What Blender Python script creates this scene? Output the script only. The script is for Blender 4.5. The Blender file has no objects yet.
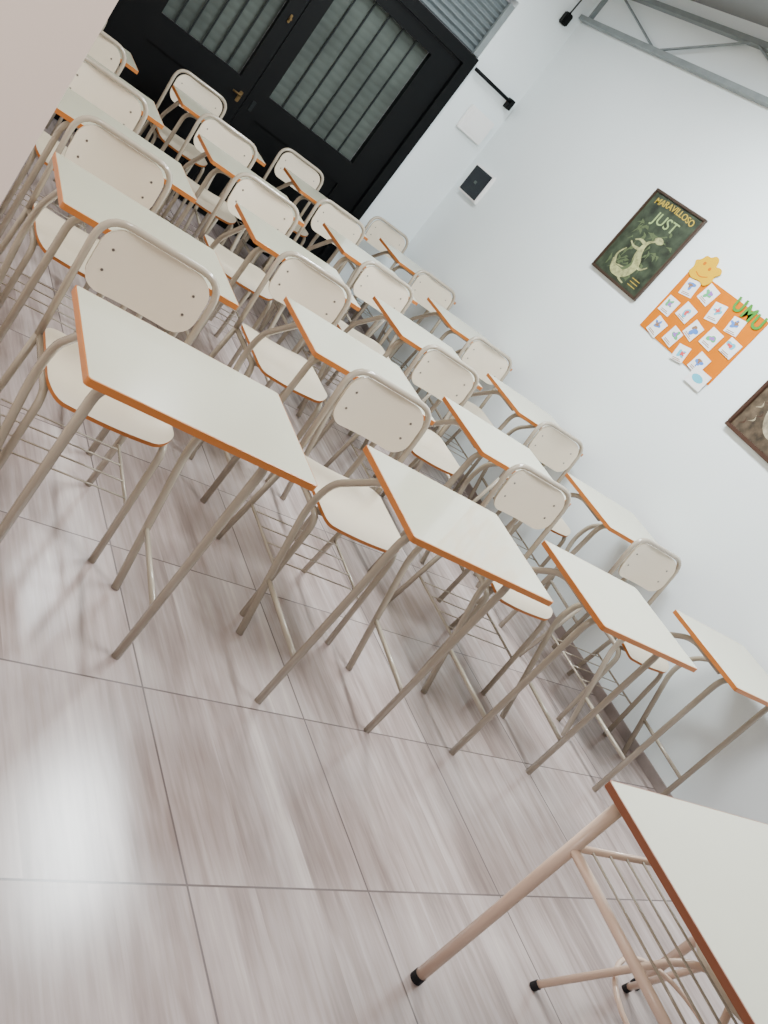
import bpy, math, bmesh, random
from mathutils import Vector, Matrix
random.seed(4)
S=bpy.context.scene; C=S.collection
PI=math.pi
# ---------------------------------------------------------------- materials
def mat(name,col,rough=.5,metal=0,spec=.5,noise=0,nscale=30,coat=0,bump=0):
    m=bpy.data.materials.new(name);m.use_nodes=True;nt=m.node_tree;b=nt.nodes['Principled BSDF']
    b.inputs['Base Color'].default_value=(*col,1);b.inputs['Roughness'].default_value=rough
    b.inputs['Metallic'].default_value=metal;b.inputs['Specular IOR Level'].default_value=spec
    b.inputs['Coat Weight'].default_value=coat
    if noise or bump:
        tc=nt.nodes.new('ShaderNodeTexCoord');n=nt.nodes.new('ShaderNodeTexNoise')
        n.inputs['Scale'].default_value=nscale;n.inputs['Detail'].default_value=5
        nt.links.new(tc.outputs['Object'],n.inputs['Vector'])
        if noise:
            r=nt.nodes.new('ShaderNodeValToRGB')
            r.color_ramp.elements[0].position=.3;r.color_ramp.elements[1].position=.7
            r.color_ramp.elements[0].color=(*[c*(1-noise) for c in col],1)
            r.color_ramp.elements[1].color=(*[min(1,c*(1+noise)) for c in col],1)
            nt.links.new(n.outputs['Fac'],r.inputs['Fac']);nt.links.new(r.outputs['Color'],b.inputs['Base Color'])
        if bump:
            bp=nt.nodes.new('ShaderNodeBump');bp.inputs['Strength'].default_value=bump;bp.inputs['Distance'].default_value=.01
            nt.links.new(n.outputs['Fac'],bp.inputs['Height']);nt.links.new(bp.outputs['Normal'],b.inputs['Normal'])
    return m
M={}
M['top']=mat('cream_laminate',(.59,.575,.44),.20,noise=.012,nscale=4,coat=.35)
M['seat']=mat('cream_plywood',(.60,.52,.395),.32,noise=.012,nscale=4,coat=.1)
M['back']=mat('cream_back_plywood',(.70,.615,.48),.3,noise=.012,nscale=4,coat=.15)
M['orange']=mat('orange_edging',(.48,.16,.03),.4)
M['brown']=mat('brown_edging',(.25,.085,.04),.4)
M['tube']=mat('taupe_enamel',(.395,.345,.27),.22,coat=.4)
M['pinktube']=mat('rose_beige_enamel',(.74,.55,.43),.26,coat=.25)
M['steel']=mat('screw_steel',(.26,.24,.22),.35,1)
M['rubber']=mat('black_rubber',(.008,.008,.010),.6,spec=.3)
M['wall']=mat('white_plaster',(.77,.84,.86),.7,noise=.015,nscale=2,bump=.05)
M['nearwall']=mat('warm_plaster',(.96,.81,.71),.75,noise=.02,nscale=2)
M['black']=mat('black_paint',(.0015,.002,.0025),.5,spec=.15)
M['dark']=mat('dark_metal',(.012,.015,.016),.5,spec=.15)
M['brass']=mat('worn_brass',(.15,.10,.045),.5,1)
M['galv']=mat('galvanised_steel',(.25,.28,.285),.5,.4,noise=.1,nscale=12)
M['shutter']=mat('grey_green_slats',(.068,.082,.074),.7,spec=.2,noise=.3,nscale=3)
M['shutter2']=mat('grey_ribbed_metal',(.16,.19,.20),.5,.2)
M['white']=mat('white_plastic',(.84,.84,.83),.4)
M['paper']=mat('white_paper',(.78,.79,.80),.8)
M['screen']=mat('black_screen',(.002,.004,.008),.25,spec=.15)
M['orangecard']=mat('orange_card',(.55,.15,.001),.9,spec=.05,noise=.04,nscale=8)
M['yellow']=mat('yellow_card',(.66,.38,.003),.9,spec=.05)
M['green']=mat('green_card',(.07,.24,.04),.9,spec=.05)
M['pboard']=mat('dark_green_print',(.030,.042,.024),.5,noise=.7,nscale=16)
M['olive']=mat('olive_print',(.33,.34,.15),.55,noise=.5,nscale=40)
M['lightgreen']=mat('pale_green_print',(.30,.40,.16),.55)
M['moss']=mat('moss_print',(.085,.115,.05),.55)
M['ytext']=mat('yellow_print',(.45,.32,.03),.55)
M['pframe']=mat('dark_wood_frame',(.05,.03,.02),.35)
M['bframe']=mat('brown_wood_frame',(.05,.022,.014),.35)
M['sepia']=mat('sepia_print',(.075,.055,.036),.35,noise=.75,nscale=22)
M['cream']=mat('cream_print',(.30,.26,.18),.5,noise=.45,nscale=30)
M['ceil']=mat('ceiling_sheet',(.28,.29,.30),.7)
M['base']=mat('baseboard_tile',(.27,.225,.21),.35,noise=.2,nscale=9)
M['cable']=mat('black_cable',(.01,.01,.01),.5)
tints=[mat('blue_ink',(.06,.2,.6),.8),mat('red_ink',(.6,.06,.06),.8),mat('green_ink',(.08,.4,.15),.8),mat('brown_ink',(.25,.13,.06),.8),mat('cyan_ink',(.1,.45,.6),.8),mat('violet_ink',(.3,.12,.5),.8)]
def floor_mat(x0,y0,s,ang):
    m=bpy.data.materials.new('wood_look_tiles');m.use_nodes=True;nt=m.node_tree;N=nt.nodes;L=nt.links;b=N['Principled BSDF']
    def mth(op,a,bb=None,c=None):
        n=N.new('ShaderNodeMath');n.operation=op
        for i,v in enumerate((a,bb,c)):
            if v is None: continue
            if isinstance(v,(int,float)): n.inputs[i].default_value=v
            else: L.new(v,n.inputs[i])
        return n.outputs[0]
    tc=N.new('ShaderNodeTexCoord');mp=N.new('ShaderNodeMapping');mp.vector_type='TEXTURE'
    mp.inputs['Location'].default_value=(x0,y0,0);mp.inputs['Rotation'].default_value=(0,0,ang)
    L.new(tc.outputs['Object'],mp.inputs['Vector'])
    sp=N.new('ShaderNodeSeparateXYZ');L.new(mp.outputs[0],sp.inputs[0])
    X=mth('DIVIDE',sp.outputs[0],s);Y=mth('DIVIDE',sp.outputs[1],s)
    ix=mth('FLOOR',X);iy=mth('FLOOR',Y);fx=mth('FRACT',X);fy=mth('FRACT',Y)
    ex=mth('MINIMUM',fx,mth('SUBTRACT',1,fx));ey=mth('MINIMUM',fy,mth('SUBTRACT',1,fy))
    g=mth('LESS_THAN',mth('MINIMUM',ex,ey),.0048)
    px=mth('FLOOR',mth('MULTIPLY',fx,3.0))
    cb=N.new('ShaderNodeCombineXYZ');L.new(mth('ADD',mth('MULTIPLY',ix,3),px),cb.inputs[0]);L.new(iy,cb.inputs[1])
    wn=N.new('ShaderNodeTexWhiteNoise');wn.noise_dimensions='3D';L.new(cb.outputs[0],wn.inputs['Vector'])
    rnd=wn.outputs['Value']
    def streak(sx,sy,det,k,dist=.4):
        c2=N.new('ShaderNodeCombineXYZ');L.new(mth('MULTIPLY',sp.outputs[0],sx),c2.inputs[0]);L.new(mth('ADD',mth('MULTIPLY',sp.outputs[1],sy),mth('MULTIPLY',rnd,k)),c2.inputs[1]);L.new(mth('MULTIPLY',rnd,k*2),c2.inputs[2])
        n=N.new('ShaderNodeTexNoise');n.inputs['Scale'].default_value=1;n.inputs['Detail'].default_value=det;n.inputs['Roughness'].default_value=.6;n.inputs['Distortion'].default_value=dist
        L.new(c2.outputs[0],n.inputs['Vector']);return n.outputs['Fac']
    a=streak(64,3.4,7,13,.3);c=streak(15,1.3,3,29,.6);d=streak(5,2.0,3,7,.5)
    v=mth('ADD',mth('ADD',mth('MULTIPLY',a,.28),mth('MULTIPLY',c,.40)),mth('ADD',mth('MULTIPLY',d,.32),mth('MULTIPLY',mth('SUBTRACT',rnd,.5),.08)))
    r=N.new('ShaderNodeValToRGB');L.new(v,r.inputs['Fac']);e=r.color_ramp.elements
    e[0].position=.35;e[0].color=(.235,.178,.160,1);e[1].position=.65;e[1].color=(.55,.475,.445,1)
    q=e.new(.45);q.color=(.325,.258,.238,1);q=e.new(.52);q.color=(.395,.325,.304,1);q=e.new(.58);q.color=(.45,.378,.354,1)
    mx=N.new('ShaderNodeMix');mx.data_type='RGBA';L.new(g,mx.inputs[0]);L.new(r.outputs['Color'],mx.inputs[6]);mx.inputs[7].default_value=(.14,.11,.105,1)
    L.new(mx.outputs[2],b.inputs['Base Color'])
    b.inputs['Roughness'].default_value=.22;b.inputs['Specular IOR Level'].default_value=.5
    bp=N.new('ShaderNodeBump');bp.inputs['Strength'].default_value=.10;bp.inputs['Distance'].default_value=.004
    L.new(mth('SUBTRACT',mth('MULTIPLY',a,.15),g),bp.inputs['Height']);L.new(bp.outputs['Normal'],b.inputs['Normal'])
    return m
M['floor']=floor_mat(1.170,1.046,.573,math.radians(3.6))
# ---------------------------------------------------------------- helpers
def obj(name,bm,m,parent=None,smooth=False):
    me=bpy.data.meshes.new(name);bmesh.ops.recalc_face_normals(bm,faces=bm.faces);bm.to_mesh(me);bm.free()
    for x in (m if isinstance(m,(list,tuple)) else [m]): me.materials.append(x)
    if smooth:
        for p in me.polygons: p.use_smooth=True
    o=bpy.data.objects.new(name,me);C.objects.link(o)
    if parent: o.parent=parent
    return o
def empty(name,loc=(0,0,0),rz=0):
    o=bpy.data.objects.new(name,None);C.objects.link(o);o.location=loc;o.rotation_euler=(0,0,rz);o.empty_display_size=.1;return o
def tag(o,label=None,cat=None,group=None,kind=None):
    if label:o['label']=label
    if cat:o['category']=cat
    if group:o['group']=group
    if kind:o['kind']=kind
    return o
def box(bm,lo,hi,mi=0,bev=0):
    vs=[bm.verts.new((x,y,z)) for x in (lo[0],hi[0]) for y in (lo[1],hi[1]) for z in (lo[2],hi[2])]
    fs=[bm.faces.new([vs[i] for i in q]) for q in ((0,1,3,2),(4,6,7,5),(0,4,5,1),(2,3,7,6),(0,2,6,4),(1,5,7,3))]
    for f in fs:f.material_index=mi
    if bev:
        bmesh.ops.bevel(bm,geom=list({e for f in fs for e in f.edges}),offset=bev,segments=2,affect='EDGES')
def bx(lo,hi,bev=0):
    bm=bmesh.new();box(bm,lo,hi,0,bev);return bm
def fillet(pts,r,n=6):
    pts=[Vector(p) for p in pts];out=[pts[0]]
    for i in range(1,len(pts)-1):
        p,a,b=pts[i],pts[i-1]-pts[i],pts[i+1]-pts[i]
        rr=min(r,a.length*.49,b.length*.49);A=p+a.normalized()*rr;B=p+b.normalized()*rr
        for k in range(n+1):
            t=k/n;out.append((1-t)**2*A+2*t*(1-t)*p+t*t*B)
    out.append(pts[-1]);return out
def tube(bm,pts,r,seg=10,closed=False):
    pts=[Vector(p) for p in pts];n=len(pts);rings=[]
    rad=r if isinstance(r,(list,tuple)) else [r]*n
    def tang(i):
        if closed: return (pts[(i+1)%n]-pts[i-1]).normalized()
        return (pts[min(i+1,n-1)]-pts[max(i-1,0)]).normalized()
    t=tang(0);u=t.orthogonal().normalized()
    for i in range(n):
        t2=tang(i);q=t.rotation_difference(t2);u=(q@u);u=(u-t2*u.dot(t2)).normalized();w=t2.cross(u);t=t2
        rings.append([bm.verts.new(pts[i]+(u*math.cos(2*PI*k/seg)+w*math.sin(2*PI*k/seg))*rad[i]) for k in range(seg)])
    for i in range(n if closed else n-1):
        a,b=rings[i],rings[(i+1)%n]
        for k in range(seg): bm.faces.new((a[k],a[(k+1)%seg],b[(k+1)%seg],b[k]))
    if not closed:
        bm.faces.new(rings[0]);bm.faces.new(rings[-1])
def T(*paths,r=.0125,fr=0,seg=10):
    bm=bmesh.new()
    for p in paths: tube(bm,fillet(p,fr) if fr else p,r,seg)
    return bm
def rrect(w,d,r,n=5):
    o=[]
    for cx,cy,a0 in ((w/2-r,d/2-r,0),(-w/2+r,d/2-r,90),(-w/2+r,-d/2+r,180),(w/2-r,-d/2+r,270)):
        for k in range(n+1):
            a=math.radians(a0+90*k/n);o.append((cx+r*math.cos(a),cy+r*math.sin(a)))
    return o
def slab(bm,w,d,r,z0,z1,e=.002,n=5):
    rings=[]
    for z,ins in ((z0,e),(z0+e,0),(z1-e,0),(z1,e)):
        rings.append([bm.verts.new((x,y,z)) for x,y in rrect(w-2*ins,d-2*ins,max(r-ins,.0005),n)])
    for a,b in zip(rings,rings[1:]):
        for k in range(len(a)): bm.faces.new((a[k],a[(k+1)%len(a)],b[(k+1)%len(a)],b[k]))
    bm.faces.new(rings[0]);bm.faces.new(rings[-1])
def board(w,h,r,th,curve,fn,N=28,edge_mi=0):
    """rounded curved panel; fn(u,v,depth)->xyz ; material slot edge_mi on the rim"""
    bm=bmesh.new();cols=[]
    xs=[-w/2*math.cos(PI*i/N) for i in range(N+1)]
    K=6
    for x in xs:
        dx=max(0,abs(x)-(w/2-r));lim=h/2-(r-math.sqrt(max(0,r*r-dx*dx)))
        c=curve(x)
        F=[];B=[]
        for j in range(K+1):
            v=-lim+2*lim*j/K
            F.append(bm.verts.new(fn(x,v,c+th/2)));B.append(bm.verts.new(fn(x,v,c-th/2)))
        cols.append((F,B))
    for (F,B),(G,H) in zip(cols,cols[1:]):
        for j in range(K):
            bm.faces.new((F[j],G[j],G[j+1],F[j+1]));bm.faces.new((B[j],B[j+1],H[j+1],H[j]))
        for j in (0,K):
            f=bm.faces.new((F[j],G[j],H[j],B[j]));f.material_index=edge_mi
    for F,B in (cols[0],cols[-1]):
        for j in range(K):
            f=bm.faces.new((F[j],F[j+1],B[j+1],B[j]));f.material_index=edge_mi
    bmesh.ops.remove_doubles(bm,verts=bm.verts,dist=1e-5)
    for f in bm.faces: f.smooth=True
    for e in bm.edges:
        if len(e.link_faces)==2 and e.calc_face_angle(0)>.7: e.smooth=False
    return bm
def cyl(bm,c,axis,r,h,seg=12):
    c=Vector(c);a=Vector(axis).normalized();tube(bm,[c,c+a*h],r,seg)
def copy_tree(o,parent=None):
    c=o.copy();C.objects.link(c)
    if parent:c.parent=parent
    for ch in list(o.children): copy_tree(ch,c)
    return c
# ---------------------------------------------------------------- room
WX=3.9;BY=6.7;LX=.231;LY=1.4;CZ=3.25
tag(obj('floor',bx((-2.0,-1.6,-.05),(WX+.15,BY+.6,0)),M['floor']),kind='structure')
tag(obj('wall_right',bx((WX,-1.6,0),(WX+.15,BY+.15,CZ)),M['wall']),kind='structure')
bm=bmesh.new()
box(bm,(3.39,BY,0),(WX,BY+.15,CZ));box(bm,(LX,BY,2.62),(3.39,BY+.15,CZ));box(bm,(LX,BY,0),(.80,BY+.15,2.62))
tag(obj('wall_back',bm,M['wall']),kind='structure')
tag(obj('wall_left',bx((-2.0,LY,0),(LX,BY+.15,CZ)),M['nearwall']),kind='structure')
tag(obj('ceiling',bx((-2.0,-1.6,CZ),(WX+.15,BY+.6,CZ+.08)),M['ceil']),kind='structure')
tag(obj('baseboard_right',bx((WX-.012,-1.6,0),(WX,BY,.055),.002),M['base']),kind='structure')
tag(obj('baseboard_back',bx((3.39,BY-.012,0),(WX-.012,BY,.055),.002),M['base']),kind='structure')
# doors
DT=2.06
bm=bmesh.new()
box(bm,(.80,BY-.03,0),(.90,BY+.12,DT+.09));box(bm,(3.30,BY-.03,0),(3.39,BY+.12,DT+.09));box(bm,(.90,BY-.03,DT),(3.30,BY+.12,DT+.09))
tag(obj('trim_1',bm,M['black']),kind='structure')
def door(n,x0,x1,pane,hx,more):
    d=empty('door_%d'%n,(x0,BY+.03,0));tag(d,kind='structure')
    W=x1-x0;a,b=pane[0]-x0,pane[1]-x0;z0,z1=.99,1.95
    bm=bmesh.new()
    box(bm,(0,-.03,.01),(a,.03,DT-.005));box(bm,(b,-.03,.01),(W,.03,DT-.005));box(bm,(a,-.03,z1),(b,.03,DT-.005));box(bm,(a,-.03,.80),(b,.03,z0));box(bm,(a,-.03,.01),(b,.03,.14));box(bm,(a,-.012,.14),(b,.012,.80))
    obj('door_leaf',bm,M['black'],d)
    bm=bmesh.new();k=16;prev=None
    for i in range(k*6+1):
        z=z0+(z1-z0)*i/(k*6);y=.035-.0028*abs(math.sin(PI*i/6))
        cur=[bm.verts.new((a,y,z)),bm.verts.new((b,y,z))]
        if prev: bm.faces.new((prev[0],prev[1],cur[1],cur[0]))
        prev=cur
    obj('slatted_panel',bm,M['shutter'],d,True)
    nb=6
    for i in range(1,nb):
        x=a+(b-a)*i/nb
        obj('bar',bx((x-.0055,.008,z0),(x+.0055,.018,z1)),M['dark'],d)
    bm=bmesh.new();box(bm,(hx-.014,-.038,.83),(hx+.014,-.03,.91),0,.003)
    h=obj('lock_plate',bm,M['brass'] if n==1 else M['dark'],d)
    if n==1:
        obj('handle',T([(hx,-.038,.885),(hx,-.07,.885),(hx-.07,-.07,.885)],r=.0075,fr=.02),M['brass'],h,True)
    if more:
        bm=bmesh.new();box(bm,(hx-.009,-.042,1.46),(hx+.009,-.03,1.52),0,.003);cyl(bm,(hx,-.04,1.49),(0,-1,0),.009,.02)
        obj('latch',bm,M['brass'],d)
    return d
door(1,.905,2.115,(1.36,2.005),2.07-.905,True)
door(2,2.125,3.295,(2.252,3.067),.02+.04,False)
t=empty('roller_shutter',(.80,BY+.06,DT+.10));tag(t,'grey ribbed metal roller shutter above the black double doors','shutter')
bm=bmesh.new();k=9;hh=.42
prev=None
for i in range(k*6+1):
    z=hh*i/(k*6);y=-.015*math.sin(2*PI*i/6)
    cur=[bm.verts.new((0,y,z)),bm.verts.new((2.59,y,z))]
    if prev: bm.faces.new((prev[0],prev[1],cur[1],cur[0]))
    prev=cur
obj('ribbed_curtain',bm,M['shutter2'],t,True)
obj('guide_rail',bx((2.54,-.05,0),(2.59,-.02,hh)),M['galv'],t)
t=empty('lintel_bar',(3.40,BY,2.09));tag(t,'thin black metal bar reaching from the door head to the room corner','bar')
obj('rod',T([(0,-.05,0),(.44,-.05,.005)],r=.014),M['black'],t,True)
obj('bracket',bx((.40,-.07,-.05),(.44,0,.03),.003),M['black'],t)
# ---- roof truss on right wall
t=empty('steel_truss',(WX-.04,-1.2,2.867));tag(t,'galvanised steel roof truss running along the top of the white wall','truss')
def ch(z): 
    bm=bmesh.new();box(bm,(-.015,0,z-.017),(-.011,7.88,z+.017));box(bm,(-.011,0,z-.017),(.04,7.88,z-.014));box(bm,(-.011,0,z+.014),(.04,7.88,z+.017));return bm
obj('bottom_chord',ch(0),M['galv'],t);obj('top_chord',ch(.27),M['galv'],t)
for k in range(5):
    y0=6.84-1.62*k
    obj('brace',T([(0,y0,0),(0,y0+.84,.27)],r=.009,seg=6),M['galv'],t)
    if y0-.78>0: obj('brace',T([(0,y0,0),(0,y0-.78,.27)],r=.009,seg=6),M['galv'],t)
for y0 in (.05,3.9,7.8): obj('hanger',bx((0.01,y0-.015,-.01),(.04,y0+.015,CZ-2.867)),M['galv'],t)
# ---- devices near the corner
t=empty('wall_switch_box',(3.705,BY,1.80));tag(t,'blank white plastic box on the wall right of the black doors','switch box')
bm=bmesh.new();box(bm,(-.13,-.035,-.10),(.13,0,.10),0,.006);obj('cover',bm,M['white'],t)
bm=bmesh.new();box(bm,(-.10,-.04,-.07),(.10,-.034,.07),0,.002);obj('lid',bm,M['white'],t)
t=empty('wall_panel',(WX,6.41,1.48));tag(t,'white framed wall panel with black screen near the room corner','control panel')
obj('casing',bx((-.03,-.17,-.125),(0,.17,.125),.006),M['white'],t)
s=obj('screen',bx((-.034,-.150,-.108),(-.029,.150,.108),.001),M['screen'],t)
obj('readout',bx((-.035,-.02,-.012),(-.033,.02,.012)),M['shutter'],s)
t=empty('corner_sensor',(3.76,BY,2.78));tag(t,'small black sensor with a short cable high in the room corner','sensor')
obj('housing',bx((-.03,-.06,-.045),(.03,0,.045),.008),M['black'],t)
obj('cable',T([(0,-.03,.04),(.01,-.03,.25),(.03,-.02,.42)],r=.006,fr=.05),M['cable'],t,True)
# ---------------------------------------------------------------- wall pictures (local x right, y up, z out of wall)
def hung(name,Y,Z,off=.0):
    o=bpy.data.objects.new(name,None);C.objects.link(o)
    o.matrix_world=Matrix(((0,0,-1,WX-off),(-1,0,0,Y),(0,1,0,Z),(0,0,0,1)));return o
def text(name,s,size,x,y,z,m,parent,ext=.0008,bold=0,rot=0,sx=1,arch=0):
    c=bpy.data.curves.new(name,'FONT');c.body=s;c.size=size;c.extrude=ext;c.offset=bold;c.align_x='CENTER';c.align_y='CENTER'
    to=bpy.data.objects.new('tmp',c);C.objects.link(to);bpy.context.view_layer.update()
    me=bpy.data.meshes.new_from_object(to.evaluated_get(bpy.context.evaluated_depsgraph_get()))
    bpy.data.objects.remove(to);me.materials.clear();me.materials.append(m)
    for v in me.vertices: v.co.x*=sx;v.co.y-=arch*v.co.x**2
    o=bpy.data.objects.new(name,me);C.objects.link(o);o.parent=parent;o.location=(x,y,z);o.rotation_euler=(0,0,rot);return o
def frame_bm(w,h,t,d):
    bm=bmesh.new();box(bm,(0,0,0),(w,t,d),0,.003);box(bm,(0,h-t,0),(w,h,d),0,.003);box(bm,(0,t,0),(t,h-t,d),0,.003);box(bm,(w-t,t,0),(w,h-t,d),0,.003);return bm
def blob(pts,z0,z1):
    bm=bmesh.new();a=[bm.verts.new((x,y,z0)) for x,y in pts];b=[bm.verts.new((x,y,z1)) for x,y in pts]
    bm.faces.new(a[::-1]);bm.faces.new(b)
    for i in range(len(a)): bm.faces.new((a[i],a[(i+1)%len(a)],b[(i+1)%len(a)],b[i]))
    return bm
def strip(pts,wid,z0,z1):
    P=fillet([(x,y,0) for x,y in pts],.05,5);n=len(P);L=[];Rr=[]
    for i,p in enumerate(P):
        t=(P[min(i+1,n-1)]-P[max(i-1,0)]).normalized();nn=Vector((-t.y,t.x,0));f=i/(n-1)
        w_=wid(f);L.append((p+nn*w_)[:2]);Rr.append((p-nn*w_)[:2])
    return blob(L+Rr[::-1],z0,z1)
# framed green poster
p=hung('framed_poster',4.685,1.58);tag(p,'framed dark green poster with yellow lettering reading JUST','poster')
w,h=.53,.595
obj('frame',frame_bm(w,h,.018,.022),M['pframe'],p)
pr=obj('print',bx((.016,.016,.002),(w-.016,h-.016,.012)),M['pboard'],p)
rp=random.Random(5)
for i in range(60):
    a0=rp.uniform(.04,.42);b0=rp.uniform(.04,.40);an=rp.uniform(0,6.28);l_=rp.uniform(.04,.09)
    x1,y1=a0+l_*math.cos(an),b0+l_*math.sin(an)
    if not(.03<x1<.5 and .03<y1<.43): continue
    obj('leaf',strip([(a0,b0),((a0+x1)/2+.01,(b0+y1)/2+.012),(x1,y1)],lambda f:.0008+.009*math.sin(PI*f),.0118+.00001*i,.0121+.00001*i),M['moss'] if i%4 else M['pboard'],pr)
text('lettering','MARAVILLOSO',.056,w/2,h-.052,.0126,M['ytext'],pr,bold=.0006,sx=1.1,arch=.35)
text('lettering','JUST',.10,w/2+.01,h-.145,.0128,M['lightgreen'],pr,sx=1.15)
obj('figure',strip([(.12,.12),(.17,.07),(.28,.08),(.33,.15),(.27,.22),(.26,.30),(.34,.35)],lambda f:.005+.034*math.sin(PI*min(1,f*1.02)**.75)**.9,.0130,.0134),M['olive'],pr)
obj('figure_head',blob([(.34+.036*math.cos(a)*(1+.2*math.cos(2*a)),.350+.022*math.sin(a)) for a in [2*PI*i/20 for i in range(20)]],.0130,.0135),M['olive'],pr)
obj('figure_belly',strip([(.17,.095),(.26,.10),(.29,.15),(.26,.20)],lambda f:.012*math.sin(PI*f)+.001,.0134,.0137),M['moss'],pr)
for q in ([(.24,.08),(.28,.04),(.34,.035)],[(.31,.17),(.38,.15),(.42,.19)],[(.16,.09),(.11,.15),(.15,.21)],[(.26,.29),(.20,.30),(.16,.28)],[(.26,.25),(.19,.24),(.14,.26)]):
    obj('figure_limb',strip(q,lambda f:.010-.006*f,.0130,.0133),M['olive'],pr)
for i in range(3):
    obj('text_band',bx((.38,.05+.022*i,.0122),(.46,.054+.022*i,.0130)),M['ytext'],pr)
# orange craft poster
p=hung('craft_poster',3.99,1.50);tag(p,'orange card poster with white picture cards and a yellow paper cut-out','poster')
w,h=.70,.43
obj('backing_card',bx((0,0,.001),(w,h,.004)),M['orangecard'],p)
rr_=random.Random(11)
lay=[(.10,.33),(.245,.36),(.38,.31),(.55,.315),(.075,.185),(.215,.215),(.35,.165),(.49,.19),(.635,.215),(.12,.055),(.265,.07),(.40,.03),(.55,.055)]
for ki,(cx,cy) in enumerate(lay):
    ww=.048+.010*rr_.random();hh_=.048+.008*rr_.random();rot=rr_.uniform(-.2,.2)
    k=obj('picture_card',blob([(ww*a,hh_*b) for a,b in ((-1,-.96),(.97,-1),(1,.95),(-.95,1))],0,.002),M['paper'],p);k.location=(cx,cy,.004+.0003*ki);k.rotation_euler=(0,0,rot)
    n1=rr_.randint(2,4)
    for s_ in range(2):
        q=[];ox,oy=rr_.uniform(-.014,.014),rr_.uniform(-.006,.014)
        for i in range(18):
            a=2*PI*i/18;rr=(.021 if s_==0 else .012)*(1+.35*math.sin(n1*a+ki)+.2*math.cos((n1+1)*a+ki*2));q.append((ox+rr*1.25*math.cos(a),oy+.004+rr*math.sin(a)))
        obj('drawing',blob(q,.002,.0025+.0003*s_),tints[(ki*2+s_*3)%6],k)
    for j in range(2):
        obj('caption',bx((-.034,-.040+.009*j-.004,.002),(.034-.012*j,-.036+.009*j-.004,.0025)),tints[3],k)
k=obj('picture_card',bx((-.07,-.05,0),(.07,.05,.002)),M['paper'],p);k.location=(.62,-.01,.009)
obj('drawing',blob([(.045*math.cos(a),.022*math.sin(a)) for a in [2*PI*i/12 for i in range(12)]],.002,.0026),tints[4],k)
q=[(-.07,-.05),(-.02,-.075),(.05,-.06),(.10,-.075),(.135,-.03),(.11,.0),(.145,.03),(.115,.06),(.07,.045),(.06,.085),(.025,.10),(-.005,.07),(-.04,.075),(-.055,.035),(-.09,.02),(-.06,-.01)]
pts=fillet([(x,y,0) for x,y in q+[q[0]]],.02,4)
k=obj('paper_cutout',blob([tuple(v[:2]) for v in pts[:-1]],.004,.010),M['yellow'],p);k.location=(.07,.45,.001)
for a,b in ((-.01,.03),(.05,.02)):
    bm=bmesh.new();cyl(bm,(a,b,.010),(0,0,1),.011,.001,12);obj('spot',bm,M['orangecard'],k)
obj('line',strip([(-.02,-.03),(.03,-.045),(.08,-.02)],lambda f:.003,.010,.0106),M['orangecard'],k)
for s_,x_,y_,r_ in (('U',.47,.410,.1),('M',.56,.405,-.05),('U',.65,.395,.08)):
    text('letter',s_,.11,x_,y_,.0085,M['green'],p,ext=.0004,bold=.003,rot=r_)
# brown framed picture at the right edge
p=hung('framed_picture',3.02,1.415);tag(p,'brown framed sepia picture with a pale curved oval, right of the orange poster','picture')
w,h=.50,.60
obj('frame',frame_bm(w,h,.022,.025),M['bframe'],p)
pr=obj('print',bx((.020,.020,.002),(w-.020,h-.020,.012)),M['sepia'],p)
obj('oval',blob([(.25+.13*math.cos(a),.25+.17*math.sin(a)) for a in [2*PI*i/30 for i in range(30)]],.012,.0126),M['cream'],pr)
obj('oval_inner',blob([(.25+.10*math.cos(a),.25+.14*math.sin(a)) for a in [2*PI*i/30 for i in range(30)]],.0126,.0132),M['sepia'],pr)
for i in range(14):
    a0=.05+.025*(i%3)+.01*(i%2);b0=.05+.037*i
    obj('ornament',strip([(a0,b0),(a0+.03,b0+.02),(a0+.015,b0+.045)],lambda f:.001+.004*math.sin(PI*f),.0118,.0124+.00002*i),M['cream'] if i%2 else M['bframe'],pr)
# ---------------------------------------------------------------- student desk
TW,TD,TZ=.60,.433,.765
def make_desk():
    r=empty('student_desk')
    bm=bmesh.new();slab(bm,TW-.005,TD-.005,.008,TZ-.018,TZ,.0012);top=obj('tabletop',bm,M['top'],r)
    bm=bmesh.new();a=rrect(TW,TD,.010);b=rrect(TW-.006,TD-.006,.008)
    R=[[bm.verts.new((x,y,z)) for x,y in l] for l,z in ((a,TZ-.019),(a,TZ-.001),(b,TZ-.0002),(b,TZ-.019))]
    for A,B in zip(R,R[1:]+R[:1]):
        for k in range(len(A)): bm.faces.new((A[k],A[(k+1)%len(A)],B[(k+1)%len(A)],B[k]))
    obj('edge_band',bm,M['orange'],top)
    zt=TZ-.019-.0125
    for s,x in ((-1,-.234),(1,.212)):
        xr=s*.238
        obj('leg',T([(x,-.118,0),(x,-.115,zt),(s*.10,-.115,zt)],fr=.07),M['tube'],r,True)
        obj('leg',T([(xr,.165,0),(xr,.325,.44),(xr,.305,.56),(xr,.10,zt),(xr,-.09,zt)],fr=.055),M['tube'],r,True)
        obj('side_brace',T([(x,-.118,.19),(xr,.23,.19)],r=.009),M['tube'],r,True)
    obj('crossbar',T([(-.10,-.115,zt),(.10,-.115,zt)]),M['tube'],r,True)
    return r
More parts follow.
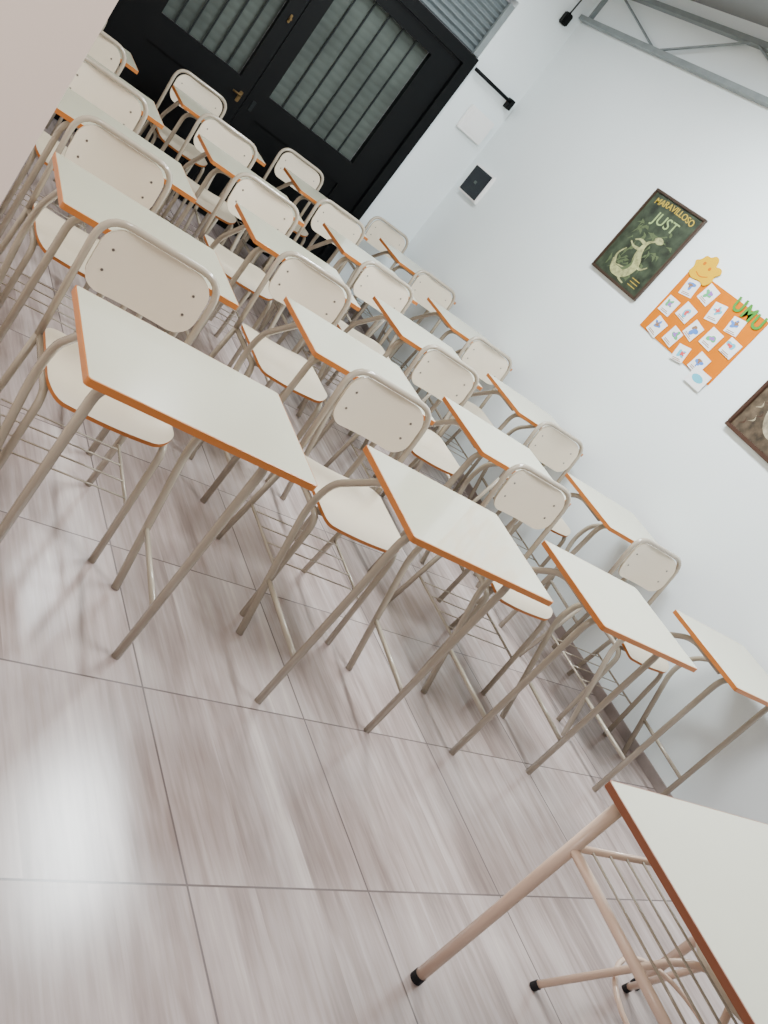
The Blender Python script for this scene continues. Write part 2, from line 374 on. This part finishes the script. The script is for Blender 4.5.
def make_chair():
    r=empty('student_chair')
    bm=board(.38,.36,.06,.012,lambda x:.012*(x/.19)**2,lambda u,v,d:(u,v-.01,.448+d+(-.02*max(0,(-v-.12)/.06)**2)),edge_mi=1)
    obj('seat',bm,[M['seat'],M['orange']],r)
    ty=lambda z:.15+.055*(z-.44)/.38
    zc=.714
    bm=board(.352,.192,.066,.011,lambda x:-.022*(1-(x/.18)**2),lambda u,v,d:(u,ty(zc+v)-.006-d,zc+v))
    b=obj('backrest',bm,M['back'],r)
    for s in (-1,1):
        for v in (-.032,.032):
            bm=bmesh.new();u=s*.132;dd=.022*(1-(u/.18)**2)
            cyl(bm,(u,ty(zc+v)-.0115+dd+.0005,zc+v),(0,-1,0),.0045,.0025,10);obj('screw',bm,M['steel'],b)
        x=s*.192
        obj('leg',T([(x*1.06,.195,0),(x,.15,.43)],r=.0115),M['tube'],r,True)
        obj('leg',T([(x*.98,-.20,0),(x*.94,-.165,.428),(x*.96,.145,.428)],r=.0115,fr=.05),M['tube'],r,True)
    bm=T([(-.192,.15,.43),(-.197,ty(.825),.825),(.197,ty(.825),.825),(.192,.15,.43)],r=.0115,fr=.085)
    obj('back_frame',bm,M['tube'],r,True)
    obj('seat_crossbar',T([(-.181,-.12,.428),(.181,-.12,.428)],r=.009),M['tube'],r,True)
    bm=bmesh.new()
    for i in range(4):
        y=-.13+.085*i;tube(bm,[(-.188,y,.204),(.188,y,.204)],.0028,6)
    for s in (-1,1): tube(bm,[(s*.188,-.182,.20),(s*.197,.173,.20)],.0055,6)
    obj('book_rack',bm,M['tube'],r,True)
    return r
desk0=make_desk();chair0=make_chair()
XC=[.844,1.770,2.634,3.532];Y0=1.7955;RS=.979
CS=[-.012,-.010,-.008,-.004]
rows=['nearest row','second row','middle row','fourth row','row nearest the black doors']
cols=['far left','second from the left','third from the left','beside the poster wall']
C0=[.008,0,.035,.03,.03]
for r in range(5):
    for c in range(4):
        f=(r==0 and c==0)
        d=desk0 if f else copy_tree(desk0)
        sh=C0[r] if c==0 else (-.008 if c==1 and r else 0)
        d.location=(XC[c]+sh+(random.uniform(-.010,.010) if r else 0),Y0+r*RS+(random.uniform(-.012,.012) if r else 0)+(.03 if f else 0),0);d.rotation_euler=(0,0,random.uniform(-.010,.010))
        tag(d,'orange-edged cream school desk in the %s, %s'%(rows[r],cols[c]),'desk','student desks set out in rows')
        k=chair0 if f else copy_tree(chair0)
        k.location=(d.location.x+CS[c]+random.uniform(-.003,.003),Y0+r*RS+.474+random.uniform(-.008,.008)-(.012 if c==1 else 0)+(.014 if f else 0),0);k.rotation_euler=(0,0,d.rotation_euler.z+random.uniform(-.010,.010))
        tag(k,'cream tube-framed chair tucked behind the desk in the %s, %s'%(rows[r],cols[c]) if r!=4 else 'cream tube-framed chair in the %s, %s'%(rows[r],cols[c]),'chair','student chairs tucked behind their desks')
# ---------------------------------------------------------------- near table
t=empty('large_table',(1.755,.27,0));tag(t,'larger cream-topped table with brown edge and pinkish legs, nearest the camera','table')
W,Dp,Z=1.12,.62,.76
bm=bmesh.new();slab(bm,W-.005,Dp-.005,.008,Z-.018,Z,.0012)
for v in bm.verts: v.co.x+=W/2;v.co.y+=Dp/2
top=obj('tabletop',bm,M['top'],t)
bm=bmesh.new();a=rrect(W,Dp,.010);b=rrect(W-.006,Dp-.006,.008)
R=[[bm.verts.new((x+W/2,y+Dp/2,z)) for x,y in l] for l,z in ((a,Z-.019),(a,Z-.001),(b,Z-.0002),(b,Z-.019))]
for A,B in zip(R,R[1:]+R[:1]):
    for k in range(len(A)): bm.faces.new((A[k],A[(k+1)%len(A)],B[(k+1)%len(A)],B[k]))
obj('edge_band',bm,M['brown'],top)
for x in (.055,W-.055):
    for y in (.05,Dp-.04):
        l=obj('leg',T([(x,y,.02),(x,y,Z-.019)],r=.0165,seg=14),M['pinktube'],t,True)
        bm=bmesh.new();cyl(bm,(x,y,0),(0,0,1),.018,.022,14);obj('foot_cap',bm,M['rubber'],l)
for y in (.05,Dp-.04): obj('rail',T([(.055,y,.57),(W-.055,y,.57)],r=.009),M['pinktube'],t,True)
for x in (.055,W-.055): obj('rail',T([(x,.05,.57),(x,Dp-.04,.57)],r=.013),M['pinktube'],t,True)
bm=bmesh.new()
for i in range(13):
    x=.055+(W-.11)*(i+1)/14;tube(bm,[(x,.05,.572),(x,Dp-.04,.572)],.0035,6)
obj('wire_shelf',bm,M['tube'],t,True)
# stool under it
t=empty('stool',(2.515,.62,0));tag(t,'pinkish metal stool with black feet tucked under the nearest table','stool')
bm=bmesh.new();slab(bm,.28,.28,.13,.44,.462,.004,8);obj('seat',bm,M['seat'],t)
for sx in (-1,1):
    for sy in (-1,1):
        l=obj('leg',T([(sx*.235,sy*.215,.015),(sx*.10,sy*.09,.38),(sx*.03,sy*.03,.43)],r=.0115,fr=.05),M['pinktube'],t,True)
        bm=bmesh.new();cyl(bm,(sx*.237,sy*.217,0),(-sx*.1,-sy*.1,.5),.0135,.022);obj('foot_cap',bm,M['rubber'],l)
bm=bmesh.new();tube(bm,[(.20*math.cos(2*PI*i/28),.20*math.sin(2*PI*i/28),.20) for i in range(28)],.008,8,True);obj('foot_ring',bm,M['pinktube'],t,True)
# ---------------------------------------------------------------- lights
def area(name,loc,size,power,col,rot=(0,0,0),sy=None,spec=1):
    l=bpy.data.lights.new(name,'AREA');l.energy=power;l.color=col;l.shape='RECTANGLE';l.size=size;l.size_y=sy or size;l.specular_factor=spec
    o=bpy.data.objects.new(name,l);C.objects.link(o);o.location=loc;o.rotation_euler=rot;return o
area('ceiling_lamp',(2.6,1.2,3.1),.3,92,(.96,.98,1),sy=1.0,spec=.6)
area('ceiling_lamp',(2.7,3.4,3.1),.3,140,(.91,.98,1),sy=1.0,spec=.35)
area('ceiling_lamp',(2.5,5.6,3.1),.3,42,(.92,.97,1),sy=.9)
area('ceiling_lamp',(.9,2.3,3.1),.25,20,(1,.97,.93),sy=1.0,spec=.6)
area('near_wall_fill',(-.7,-.2,2.3),.9,40,(1,.92,.85),rot=(math.radians(76),0,0),sy=.9,spec=.25)  # added warm fill beside the camera, aimed at the near wall; not a window
w=bpy.data.worlds.new('world');S.world=w;w.use_nodes=True
w.node_tree.nodes['Background'].inputs[0].default_value=(.97,.95,1,1);w.node_tree.nodes['Background'].inputs[1].default_value=.34
# ---------------------------------------------------------------- camera
cam=bpy.data.cameras.new('camera');co=bpy.data.objects.new('camera',cam);C.objects.link(co);S.camera=co
r_=Vector((.717,-.315,.6218)).normalized();f_=Vector((.6073,.7202,-.3354));f_=(f_-r_*f_.dot(r_)).normalized();u_=r_.cross(f_)
co.matrix_world=Matrix(((r_.x,u_.x,-f_.x,0),(r_.y,u_.y,-f_.y,0),(r_.z,u_.z,-f_.z,1.528),(0,0,0,1)))
cam.sensor_fit='HORIZONTAL';cam.sensor_width=36;cam.lens=883.171/768*36;cam.clip_start=.02
